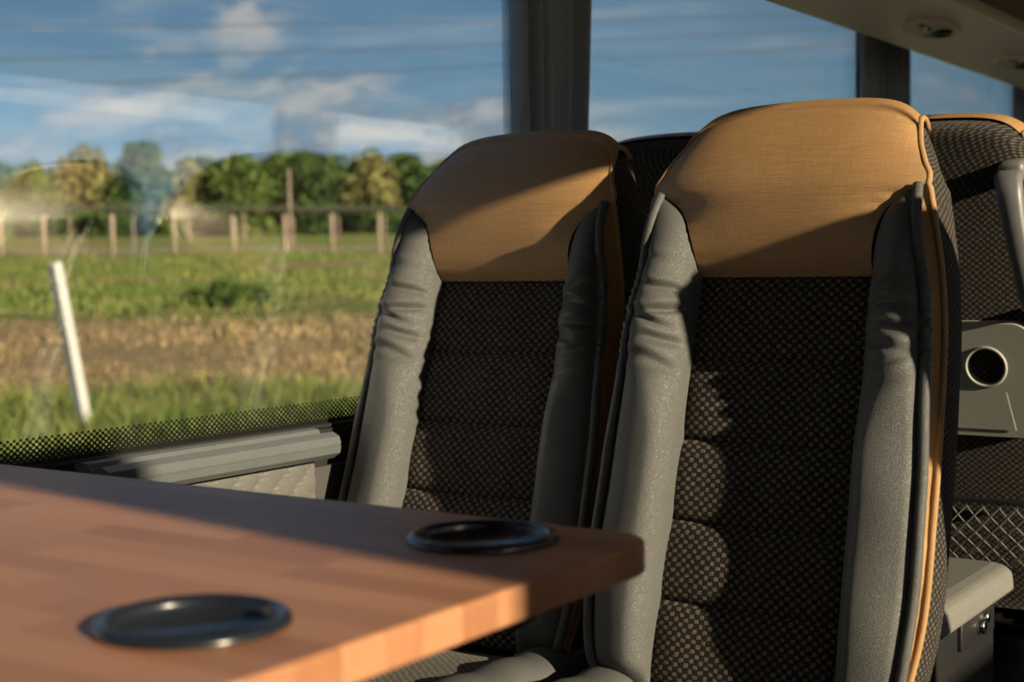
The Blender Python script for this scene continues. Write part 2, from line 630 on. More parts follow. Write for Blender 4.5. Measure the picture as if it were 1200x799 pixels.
def side_wall(side, piers):
    sgn = 1 if side == 'left' else -1
    X = (lambda x: x) if side == 'left' else (lambda x: BW - x)

    def bx(name, x0, x1, y0, y1, z0, z1, bev=0.0):
        a, b = sorted((X(x0), X(x1)))
        return bbox(name, (a, y0, z0), (b, y1, z1), bev)
    w = empty('wall_' + side, (X(0), 0, 0))
    inv = (-X(0), 0, 0)
    tag(w, 'grey lower side wall with black window piers beside the ' + ('table' if side == 'left' else 'aisle'), 'wall', kind='structure')
    obj('lower_panel', bx('lower_panel', -0.07, 0.028, Y0, Y1, 0.0, 0.70), 'wall', w, inv)
    obj('sill_base', bx('sill_base', -0.07, 0.016, Y0, Y1, 0.70, SILL), 'rubber', w, inv)
    obj('cant_rail', bx('cant_rail', -0.07, 0.02, Y0, Y1, 1.74, 1.98), 'frame', w, inv)
    for (a, b) in piers:
        obj('pier', bx('pier', -0.031, -0.022, a + 0.06, b, SILL, 1.74), 'frame', w, inv)
    edges = [Y0] + [e for pr in piers for e in pr] + [Y1]
    for k in range(0, len(edges), 2):
        ya, yb = edges[k], edges[k + 1]
        num = k // 2 + 1 + (0 if side == 'left' else 5)
        wn = empty('window_%d' % num, (X(0), 0, 0))
        tag(wn, 'double-glazed side window of the bus, pane %d along the %s' % (k // 2 + 1, 'table side' if side == 'left' else 'aisle side'), 'window', kind='structure')
        for xo in (0.0, -0.016):
            obj('pane', bx('pane', xo - 0.005, xo, ya - 0.004, yb + (0.064 if yb < Y1 - .1 else 0.0), SILL - 0.004, 1.744), 'glass', wn, inv)
        # black rubber seal along the sill
        obj('seal', bx('seal', 0.0005, 0.012, ya, yb, SILL, SILL + 0.008, 0.003), 'rubber', wn, inv)
        # dotted print bands
        xx = X(0.0012)

        def band(p0, p1, q0, q1):
            L = (Vector(p1) - Vector(p0)).length
            me = mesh('dot_print_band', [p0, p1, q1, q0], [(0, 1, 2, 3)], [(0, 0), (L, 0), (L, 0.03), (0, 0.03)], smooth=False)
            return obj('dot_print_band', me, 'frit', wn, inv)
        zs = SILL + 0.014
        obj('print_border', bx('print_border', 0.0006, 0.0012, ya, yb, SILL + 0.006, zs), 'frame', wn, inv)
        band((xx, ya, zs), (xx, yb, zs), (xx, ya, zs + 0.030), (xx, yb, zs + 0.030))
        if yb < Y1 - .1:
            obj('print_border', bx('print_border', 0.0006, 0.0012, yb, yb + 0.064, SILL + 0.006, 1.74), 'frame', wn, inv)
            band((xx, yb, zs), (xx, yb, 1.74), (xx, yb - 0.030, zs), (xx, yb - 0.030, 1.74))
        if ya > Y0 + .1:
            band((xx, ya, zs), (xx, ya, 1.74), (xx, ya + 0.030, zs), (xx, ya + 0.030, 1.74))
    return w


WL_ = side_wall('left', PIERS_L)
WR_ = side_wall('right', PIERS_R)

# grey sill rail with grooves (left)
rail = [(0.012, 0.742), (0.012, 0.760), (0.028, 0.764), (0.040, 0.762), (0.044, 0.755), (0.052, 0.754), (0.056, 0.758), (0.070, 0.760),
        (0.083, 0.754), (0.086, 0.744), (0.0865, 0.7425), (0.0845, 0.7420), (0.0845, 0.7405), (0.0865, 0.740), (0.084, 0.728), (0.070, 0.719), (0.055, 0.716), (0.028, 0.716)]
for nm, ya, yb, lab in (('trim_1', 1.255, 1.705, 'short grey grooved sill rail on the wall between the table and the window seat'),
                        ('trim_2', 2.35, 6.9, 'grey grooved sill rail along the wall beyond the window seat')):
    tag(obj(nm, prism(nm, rail, 'Y', ya, yb), 'alu'), lab, 'sill rail', kind='structure')
tag(obj('trim_3', prism('trim_3', [(BW - x, z) for x, z in rail], 'Y', -0.9, 6.9), 'alu'), 'grey grooved sill rail along the aisle-side windows', 'sill rail', kind='structure')


# quilted panel under the rail
def quilt(u, v):
    P = 0.052
    a = (u * 1.0 + v * 1.15) / P
    b = (u * 1.0 - v * 1.15) / P
    ha = abs(math.sin(PI * a))
    hb = abs(math.sin(PI * b))
    h = 0.007 * (ha * hb) ** 0.35
    return (0.030 + h, u, v)


qp = obj('quilted_panel', grid('quilted_panel', quilt, np.linspace(0.6, 1.70, 200), np.linspace(0.36, 0.717, 66)), 'quilt', WL_)
sv = []
P = 0.052
for sgn in (1, -1):
    for k in range(-40, 80):
        for j in range(0, 90):
            v = 0.36 + j * 0.0042
            u = k * P - sgn * v * 1.15
            for off in (-0.0024, 0.0024):
                uu = u + off
                if 0.62 < uu < 1.685 and 0.5 < v < 0.715 and j % 2 == 0:
                    dv = 0.0026
                    du = -sgn * dv * 1.15
                    h = 0.0335
                    sv.append([(h, uu, v), (h, uu + du, v + dv), (h + 0.0003, uu + du + 0.0009, v + dv), (h + 0.0003, uu + 0.0009, v)])
V = [p for q in sv for p in q]
st = obj('stitching', mesh('stitching', V, [tuple(range(i * 4, i * 4 + 4)) for i in range(len(sv))]), 'quilt_thread', qp)
tag(st, kind='stuff')


# ------------------------------------------------------------------ luggage racks
def rack(side, label):
    X = (lambda x: x) if side == 'left' else (lambda x: BW - x)
    ya, yb = -1.5, 7.4
    dz = 0.0 if side == 'left' else 0.045
    Zf = lambda z: z + dz * min(1.0, max(0.0, (1.735 - z) / 0.10))
    o = empty('luggage_rack', (X(0.3), 0, 1.55))
    inv = (-X(0.3), 0, -1.55)
    und = [(0.03, 1.730), (0.20, 1.66), (0.285, 1.585), (0.298, 1.560), (0.312, 1.553), (0.335, 1.557), (0.42, 1.578), (0.50, 1.588), (0.545, 1.584), (0.56, 1.590),
           (0.56, 1.60), (0.50, 1.61), (0.34, 1.60), (0.22, 1.69), (0.03, 1.739)]
    obj('underside', prism('underside', [(X(x), Zf(z)) for x, z in und], 'Y', ya, yb, smooth=True), 'rack', o, inv)
    obj('edge_profile', prism('edge_profile', [(X(x), Zf(z)) for x, z in [(0.548, 1.590), (0.556, 1.582), (0.572, 1.582), (0.580, 1.592), (0.576, 1.606), (0.556, 1.606)]], 'Y', ya, yb), 'rack', o, inv)
    obj('front_panel', prism('front_panel', [(X(x), Zf(z)) for x, z in [(0.566, 1.603), (0.60, 1.68), (0.68, 1.78), (0.80, 1.86), (0.86, 1.975), (0.84, 1.975), (0.78, 1.875), (0.66, 1.79), (0.58, 1.69), (0.55, 1.606)]], 'Y', ya, yb, smooth=True), 'rackface', o, inv)
    if side == 'left':
        for yc in (2.75, 3.50, 4.25, 5.00):
            # passenger service set: oval recess, two small lamps and a slotted vent
            cx, cz = 0.425, 1.5785
            n = 28

            def ell(rx, ry, z, xo=0.0, yo=0.0):
                return [(X(cx + xo + rx * math.cos(2 * PI * k / n)), yc + yo + ry * math.sin(2 * PI * k / n), z + (xo + rx * math.cos(2 * PI * k / n)) * 0.12) for k in range(n)]
            rings = [ell(0.055, 0.15, cz - 0.0005), ell(0.050, 0.145, cz - 0.008), ell(0.044, 0.138, cz - 0.009), ell(0.040, 0.134, cz - 0.004)]
            V = [p for r_ in rings for p in r_]
            F = grid_faces(n, len(rings), wrap=True) + [tuple(range(3 * n, 4 * n))]
            pod = obj('service_panel', mesh('service_panel', V, F), 'rack', o, inv)
            for yo, rx, ry, mt, nm in ((0.075, 0.024, 0.040, 'darkplastic', 'air_nozzle'), (-0.015, 0.012, 0.020, 'chrome', 'reading_lamp'), (-0.07, 0.012, 0.020, 'chrome', 'reading_lamp')):
                rings = [ell(rx, ry, cz - 0.0045, 0, yo), ell(rx * .9, ry * .9, cz - 0.012, 0, yo), ell(rx * .6, ry * .6, cz - 0.0115, 0, yo), ell(rx * .5, ry * .5, cz - 0.0065, 0, yo)]
                V = [p for r_ in rings for p in r_]
                F = grid_faces(n, len(rings), wrap=True) + [tuple(range(3 * n, 4 * n))]
                obj(nm, mesh(nm, V, F), mt, pod)
    tag(o, label, 'luggage rack')
    return o


rack('left', 'grey overhead luggage rack with reading lamps above the seats facing the table')
rack('right', 'grey overhead luggage rack on the aisle side opposite the table')


# ------------------------------------------------------------------ curtains
def curtain(x, ya, yb, z0, z1, npl, label, side=1, flare=0.0, tie=0.0, depth=0.022, seed=0):
    r = np.random.default_rng(seed)
    ph = r.uniform(0, 6, 6)
    us = np.linspace(0, 1, npl * 14)
    vs_ = np.linspace(0, 1, 36)

    def fn(u, v):
        z = z0 + (z1 - z0) * v
        # hem narrower than the top
        wa = ya + flare * (v)
        wb = yb - tie * (1 - v) ** 1.3
        uu = u + 0.03 * math.sin(7 * u + ph[0]) + 0.03 * v * math.sin(4 * u + ph[2])
        y = wa + (wb - wa) * u + 0.006 * math.sin(2 * PI * npl * uu + ph[1]) * math.sin(PI * u)
        k = 2 * PI * npl * uu + 0.5 * math.sin(3 * v + ph[3])
        xx = x + side * (depth * math.sin(k) * (0.75 + 0.25 * math.sin(5 * u + ph[4])) + 0.007 * math.sin(2.3 * k + ph[5] + v) + 0.004 * (1 - v))
        return (xx, y, z)
    me = grid('pleated_cloth', fn, us, vs_)
    yc = (ya + yb) / 2
    o = empty('curtain', (x, yc, z0))
    c = obj('pleated_cloth', me, 'curtain', o, (-x, -yc, -z0))
    sm = c.modifiers.new('thick', 'SOLIDIFY')
    sm.thickness = 0.002
    hem = []
    for u in us:
        hem.append(fn(u, 0))
    obj('hem', tube('hem', hem, 0.0025, 6), 'curtain', o, (-x, -yc, -z0))
    tag(o, label, 'curtain')
    return o


curtain(0.045, 2.247, 2.55, 0.80, 1.70, 5, 'dark slate pleated curtain at the pier behind the window seat facing the table', 1, 0.0, 0.085, depth=0.027, seed=1)
curtain(0.045, 4.02, 4.385, 0.80, 1.70, 6, 'dark slate pleated curtain at the pier beyond the seats that face away', 1, 0.0, 0.03, seed=2)
curtain(0.045, 5.64, 6.00, 0.80, 1.70, 5, 'dark slate pleated curtain at the farthest pier under the luggage rack', 1, 0.0, 0.03, seed=3)
curtain(0.045, 0.42, 0.76, 0.80, 1.70, 5, 'dark slate pleated curtain at the pier beside the table', 1, 0.0, 0.03, seed=4)
for i, (a, b) in enumerate(PIERS_R):
    curtain(BW - 0.045, a - 0.005, b + 0.02, 0.80, 1.70, 5, ['dark slate curtain across the aisle at the pier opposite the table', 'dark slate curtain across the aisle at the pier opposite the tan headrests',
                                             'dark slate curtain across the aisle opposite the seats that face away', 'dark slate curtain at the farthest pier across the aisle'][i], -1, 0.0, 0.02, seed=10 + i)

# ------------------------------------------------------------------ seats
L0 = 0.55
PIVZ = 0.4704
Wo = ip([(0.105, 0.183), (0.05, 0.190), (0.0, 0.198), (-0.05, 0.206), (-0.10, 0.211), (-0.20, 0.2165), (-0.28, 0.221), (-0.35, 0.223), (-0.45, 0.221), (-0.52, 0.213), (-0.565, 0.198)])
Wi = ip([(0.105, 0.182), (0.099, 0.170), (0.088, 0.155), (0.07, 0.141), (0.045, 0.131), (0.02, 0.1255), (-0.01, 0.1225), (-0.12, 0.123), (-0.23, 0.1225), (-0.34, 0.1235), (-0.45, 0.1265), (-0.565, 0.127)])
Dw = ip([(0.105, 0.042), (0.07, 0.055), (0.03, 0.062), (-0.02, 0.066), (-0.08, 0.066), (-0.15, 0.060), (-0.22, 0.054), (-0.35, 0.050), (-0.48, 0.047), (-0.565, 0.030)])
Wt = ip([(-0.004, 0.1225), (0.02, 0.1255), (0.045, 0.131), (0.07, 0.141), (0.085, 0.152), (0.096, 0.170), (0.103, 0.186), (0.113, 0.192), (0.14, 0.185), (0.17, 0.176), (0.20, 0.167), (0.235, 0.157)])
Dh = ip([(-0.004, 0.004), (0.005, 0.016), (0.02, 0.028), (0.045, 0.042), (0.075, 0.053), (0.11, 0.060), (0.14, 0.056), (0.17, 0.045), (0.195, 0.027), (0.212, 0.008), (0.235, -0.03)])
Wp = ip([(0.115, 0.193), (0.06, 0.204), (0.0, 0.214), (-0.06, 0.220), (-0.15, 0.2235), (-0.30, 0.2275), (-0.45, 0.2255), (-0.565, 0.206)])


Pd = ip([(0.215, 0.002), (0.19, 0.018), (0.15, 0.032), (0.11, 0.035), (0.06, 0.028), (0.0, 0.016), (-0.06, 0.006), (-0.13, 0.0), (-0.30, 0.0), (-0.565, 0.0)])


def arch(t, w):
    t = abs(t)
    return w * (0.008 * t * t + 0.022 * t ** 7)


def BP(x, d, s):
    if s > 0.11:
        s = 0.11 + (s - 0.11) * 1.19
    return (x, -d, s + L0)


# --- headrest cover
hv = [('f', s) for s in np.concatenate([np.linspace(-0.004, 0.08, 14), np.linspace(0.084, 0.118, 14), np.linspace(0.125, 0.212, 14)])]
hv += [('a', a) for a in np.linspace(0.1, PI * 0.5, 8)] + [('b', a) for a in np.linspace(0.1, 0.42, 4)]
hu = np.sin(np.linspace(-PI / 2, PI / 2, 49))


def head_pt(t, v):
    kind, q = v
    if kind == 'f':
        s, d = q, Dh(q)
        w = Wt(q)
        aw = sstep(q, 0.10, 0.21)
        edge = 1 - 0.36 * abs(t) ** 3.2 * sstep(q, 0.02, 0.11)
        d = d * edge - 0.003 * (1 - t * t) * sstep(q, 0.0, 0.1) * 0
    elif kind == 'a':
        s = 0.212 + 0.019 * math.sin(q)
        d = 0.008 - 0.034 * (1 - math.cos(q))
        w = 0.1635 - 0.004 * q
        aw = 1
    else:
        s = 0.231 - 0.016 * q * q
        d = -0.026 - 0.060 * q
        w = 0.157 - 0.010 * q
        aw = 1
    # gathers along the bolster seam
    cr = 0.0015 * math.sin(s * 420 + 3 * t) * math.exp(-((abs(t) - 0.93) / 0.08) ** 2) * (1 if kind == 'f' and 0.0 < s < 0.1 else 0)
    return BP(w * t, d + cr, s - arch(t, aw))


ME = {}
ME['headrest_cover'] = grid('headrest_cover', head_pt, hu, hv, lambda u, v, q: (q[0], q[2]))

# --- bolsters
CREASES = [(-0.030, 0.020, 0.0055, 0.0075, 0.35), (-0.058, -0.010, 0.005, 0.0095, 0.30), (-0.082, 0.016, 0.006, 0.0085, 0.55), (-0.105, -0.012, 0.007, 0.0085, 0.30),
           (-0.128, 0.020, 0.0075, 0.0060, 0.6), (-0.150, -0.006, 0.010, 0.0045, 0.4), (0.010, 0.016, 0.006, 0.0030, 0.7)]


def bol_depth(u, s, seed):
    D = Dw(s)
    uc = 0.62 - 0.30 * sstep(s, -0.10, -0.24)
    prof = (math.sin(min(u / uc, 1) * PI / 2)) ** 0.55
    if u > uc:
        q = (u - uc) / (1 - uc)
        prof = 1 - (0.42 - 0.22 * sstep(s, -0.03, 0.09)) * q * q - 0.16 * math.exp(-((u - 0.90) / 0.035) ** 2)
    base = max(0.0, Dh(s) * 0.80 - 0.009) if s > 0 else 0.0
    d = base + (D - base) * prof
    w = 0.0
    for i, (s0, sl, wd, am, uc) in enumerate(CREASES):
        s0 += 0.004 * math.sin(seed * 3 + i * 2.1)
        sc = s0 + sl * (u - 0.5) + 0.004 * math.sin(u * 6 + i + seed)
        e = math.exp(-((u - uc) / 0.42) ** 2)
        w -= am * e * math.exp(-((s - sc) / wd) ** 2)
        w += am * 0.45 * e * math.exp(-((s - sc - wd * 2.1) / (wd * 1.2)) ** 2)
    return d + w * min(1, u * 6) * 1.0 + 0.0012 * math.sin(s * 37 + seed + 3 * u)


def bolster(sgn):
    seed = 1.0 if sgn < 0 else 4.2
    us = np.concatenate([np.linspace(0, 0.2, 8), np.linspace(0.25, 1, 18)])
    ss_ = np.concatenate([np.linspace(0.105, -0.18, 120), np.linspace(-0.188, -0.565, 44)])

    def fn(u, s):
        x = Wi(s) + u * (Wo(s) - Wi(s))
        dd = bol_depth(u, s, seed)
        low = sstep(s, -0.535, -0.565)
        dd *= (1 - 0.9 * low)
        return BP(sgn * x, dd, s)
    return grid('bolster', fn, us, ss_, lambda u, v, q: (q[0], q[2]), flip=(sgn < 0))


ME['bolster-1'] = bolster(-1)
ME['bolster1'] = bolster(1)


def edge_d(s, sgn):
    low = sstep(s, -0.535, -0.565)
    return bol_depth(1.0, s, 1.0 if sgn < 0 else 4.2) * (1 - 0.9 * low)


def bolster_pipe(sgn):
    pts, rr = [], []
    for s in np.concatenate([np.linspace(0.105, -0.16, 110), np.linspace(-0.168, -0.565, 50)]):
        pts.append(BP(sgn * (Wo(s) - 0.001), edge_d(s, sgn) + 0.001, s))
        rr.append(0.0070 + (0.0010 * math.sin(s * 520) if -0.13 < s < 0.0 else 0))
    for x in np.linspace(0.19, 0.13, 8):
        pts.append(BP(sgn * x, 0.006, -0.566))
        rr.append(0.006)
    return tube('bolster_piping', pts, rr, 10)


def bolster_stitch(sgn):
    V, F = [], []
    s = 0.09
    while s > -0.55:
        for ds in (0.0, 0.0034):
            pass
        for (ua, sa, lift) in ((0.90, s, 0.0016),):
            def q(u, s_):
                x = Wi(s_) + u * (Wo(s_) - Wi(s_))
                return (sgn * x, -(bol_depth(u, s_, 1.0 if sgn < 0 else 4.2) + lift), s_ + L0)
            a, b = q(0.925, s), q(0.925, s - 0.0036)
            c, d_ = q(0.945, s - 0.0036), q(0.945, s)
            o = len(V)
            V += [a, b, c, d_]
            F.append((o, o + 1, o + 2, o + 3))
        s -= 0.0058
    return mesh('stitching', V, F)


for sg in (-1, 1):
    ME['bpipe%d' % sg] = bolster_pipe(sg)
    ME['bst%d' % sg] = bolster_stitch(sg)


# --- tan gusset between bolster and side piping
def gusset(sgn):
    def fn(u, s):
        x0, d0 = Wo(s) - 0.003, edge_d(s, sgn) - 0.003
        x1, d1 = Wp(s) - 0.002, Pd(s) + 0.001
        sag = 0.011 * math.sin(PI * u) * (1 + 0.3 * math.sin(s * 40))
        wr = 0.0012 * math.sin(s * 150 + u * 3) * math.sin(PI * u)
        return BP(sgn * (x0 + (x1 - x0) * u - sag + wr), d0 + (d1 - d0) * u, s)
    return grid('side_gusset', fn, np.linspace(0, 1, 8), np.linspace(0.112, -0.56, 110), flip=(sgn < 0))


# --- tan piping down both sides
def side_pipe(sgn):
    pts = []
    for s in np.linspace(-0.56, 0.10, 60):
        pts.append(BP(sgn * Wp(s), Pd(s), s))
    for s in np.linspace(0.108, 0.20, 14):
        t = 1.0
        w = Wt(s) if s > 0.113 else 0.1915
        pts.append(BP(sgn * (w + 0.001), Pd(s), s - arch(1, sstep(s, 0.10, 0.21))))
    for a in np.linspace(0.2, PI / 2, 6):
        pts.append(BP(sgn * (0.1645 - 0.004 * a), 0.004 - 0.034 * (1 - math.cos(a)), 0.212 + 0.019 * math.sin(a) - arch(1, 1)))
    for q in (0.2, 0.4):
        pts.append(BP(sgn * (0.158 - 0.01 * q), -0.030 - 0.06 * q, 0.231 - 0.016 * q * q - arch(1, 1)))
    return tube('side_piping', pts, 0.0043, 8)


for sg in (-1, 1):
    ME['gus%d' % sg] = gusset(sg)
    ME['spipe%d' % sg] = side_pipe(sg)


# --- rear shell
def shell():
    ss_ = np.concatenate([np.linspace(-0.57, 0.10, 34), np.linspace(0.118, 0.205, 14), [0.2125, 0.2175, 0.2215, 0.2245]])
    # half cross-section: fractions of (width inset, depth)
    cs = [(0.0, 0.0), (-0.003, -0.014), (-0.005, -0.034), (-0.004, -0.055), (0.001, -0.075), (0.011, -0.092), (0.030, -0.102), (0.065, -0.107), (0.11, -0.109), (0.15, -0.110)]
    V, UV = [], []
    n = 0
    for s in ss_:
        if s <= 0.10:
            w = Wp(s)
            d0 = Pd(s) - 0.002
            aw = 0
        else:
            w = Wt(min(s, 0.235)) if s > 0.113 else 0.1913
            d0 = Pd(min(s, 0.215)) - 0.004
            aw = sstep(s, 0.10, 0.21)
            w -= 0.004 * sstep(s, 0.19, 0.22)
        thick = (0.80 + 0.2 * sstep(s, 0.15, -0.2)) * (1 - 0.55 * sstep(s, 0.205, 0.232) ** 2)
        half = []
        for ins, d in cs:
            x = max(w - ins * w / 0.2, 0.0)
            dd = d0 * max(0, 1 + d / 0.05) + d * thick
            half.append((x, dd))
        half.append((0.0, -0.1105 * thick))
        full = half + [(-x, d) for x, d in half[-2::-1]]
        per = 0.0
        prev = None
        for x, d in full:
            if prev:
                per += math.hypot(x - prev[0], d - prev[1])
            prev = (x, d)
            V.append(BP(x, d, s - arch(x / max(w, 0.01), aw)))
            UV.append((per, s))
        n = len(full)
    F = grid_faces(n, len(ss_))
    F.append(tuple(range(n)))
    return mesh('back_shell', V, F, UV)


ME['back_shell'] = shell()

# --- centre panels
SE = [0.0, -0.1165, -0.2287, -0.3383, -0.4455, -0.556]


def panel(i):
    a, b = SE[i], SE[i + 1]

    def fn(u, v):
        s = a + (b - a) * v
        w = Wi(s) + 0.004
        e = 1 - (2 * v - 1) ** 6
        eu = 1 - u ** 8 * 0.5
        d = -0.004 + 0.008 * e ** 0.6 * eu + 0.003 * math.sin(PI * v)
        d += 0.0010 * math.sin(u * 9 + i * 2) * math.sin(PI * v)
        sag = -0.0035 * (1 - u * u) * (1 if i else v)
        return BP(u * w, d, s + sag)
    return grid('back_panel', fn, np.linspace(-1, 1, 33), np.linspace(0, 1, 25), lambda u, v, q: (q[0], q[2]), flip=True)


for i in range(5):
    ME['panel%d' % i] = panel(i)


# --- cushion
def cushion_meshes():
    # fabric centre, y from +0.02 (back) to -0.46 (front)
    def top(u, v):
        y = 0.0 - 0.47 * v
        z = 0.455 + 0.018 * v + 0.010 * (1 - (2 * v - 1) ** 4) - 0.006 * (1 - u * u)
        if v > 0.93:
            z -= 0.05 * ((v - 0.93) / 0.07) ** 2
        return (u * 0.145, y, z)
    ME['cushion_panel'] = grid('cushion_panel', top, np.linspace(-1, 1, 21), np.linspace(0, 1, 31), lambda u, v, q: (q[0], q[1]), flip=True)

    def side(sgn):
        def fn(u, v):
            y = 0.02 - 0.50 * v
            a = u * PI
            x = 0.185 - 0.042 * math.cos(a)
            z = 0.443 + 0.018 * v + 0.036 * math.sin(a) ** 0.8 + 0.003 * math.sin(v * 30) * math.sin(a)
            f = 1 - sstep(v, 0.93, 1.0) * 0.6
            z = 0.44 + (z - 0.44) * f
            return (sgn * x, y, z)
        return grid('cushion_bolster', fn, np.linspace(0, 1, 15), np.linspace(0, 1, 31), flip=(sgn > 0))
    ME['cb-1'] = side(-1)
    ME['cb1'] = side(1)
    ME['cushion_base'] = bbox('cushion_base', (-0.222, -0.48, 0.375), (0.222, 0.03, 0.446), 0.018, 3)


cushion_meshes()
ME['frame_beam'] = bbox('frame_beam', (-0.21, -0.40, 0.335), (0.21, -0.06, 0.376), 0.006)
ME['pedestal'] = join_meshes('pedestal', [bbox('a', (-0.03, -0.34, 0.02), (0.03, -0.12, 0.34), 0.01), bbox('b', (-0.05, -0.42, 0.0), (0.05, -0.04, 0.022), 0.006)])
ME['recliner'] = bbox('recliner', (-0.010, -0.03, 0.40), (0.010, 0.05, 0.475), 0.009)
ME['edge_trim'] = tube('edge_trim', [BP(Wp(0.10 - 0.26 * q) - 0.001, -0.084 - 0.012 * math.sin(q * PI), 0.10 - 0.26 * q) for q in np.linspace(0, 1, 24)],
                       [0.0015 + 0.0055 * math.sin(PI * q) for q in np.linspace(0, 1, 24)], 8)


def make_seat(loc, rz, tilt, label, group=None, rear=False, trim=False):
    t = empty('coach_seat', loc, rz)
    tag(t, label, 'seat', group)
    L = (0, 0, PIVZ)
    R = (-tilt, 0, 0)

    def bp(name, key, mat, parent=t):
        if parent is t:
            return obj(name, ME[key], mat, t, L, R)
        return obj(name, ME[key], mat, parent)
    bp('headrest_cover', 'headrest_cover', 'tan')
    for sg in (-1, 1):
        b = bp('bolster', 'bolster%d' % sg, 'leather')
        bp('piping', 'bpipe%d' % sg, 'leather', b)
        bp('stitching', 'bst%d' % sg, 'thread', b)
        bp('side_gusset', 'gus%d' % sg, 'gusset')
        bp('side_piping', 'spipe%d' % sg, 'tan_pipe')
    for i in range(5):
        bp('back_panel', 'panel%d' % i, 'weave')
    bp('back_shell', 'back_shell', 'shell_weave')
    if trim:
        bp('edge_trim', 'edge_trim', 'handle')
    obj('cushion_panel', ME['cushion_panel'], 'weave', t)
    for sg in (-1, 1):
        obj('cushion_bolster', ME['cb%d' % sg], 'leather', t)
    obj('cushion_base', ME['cushion_base'], 'shell_weave', t)
    obj('frame_beam', ME['frame_beam'], 'steel', t)
    obj('pedestal', ME['pedestal'], 'steel', t)
    for sg in (-1, 1):
        obj('recliner', ME['recliner'], 'darkplastic', t, (sg * 0.208, 0, 0))
    if rear:
        rear_fittings(bp, t, L, R)
    return t


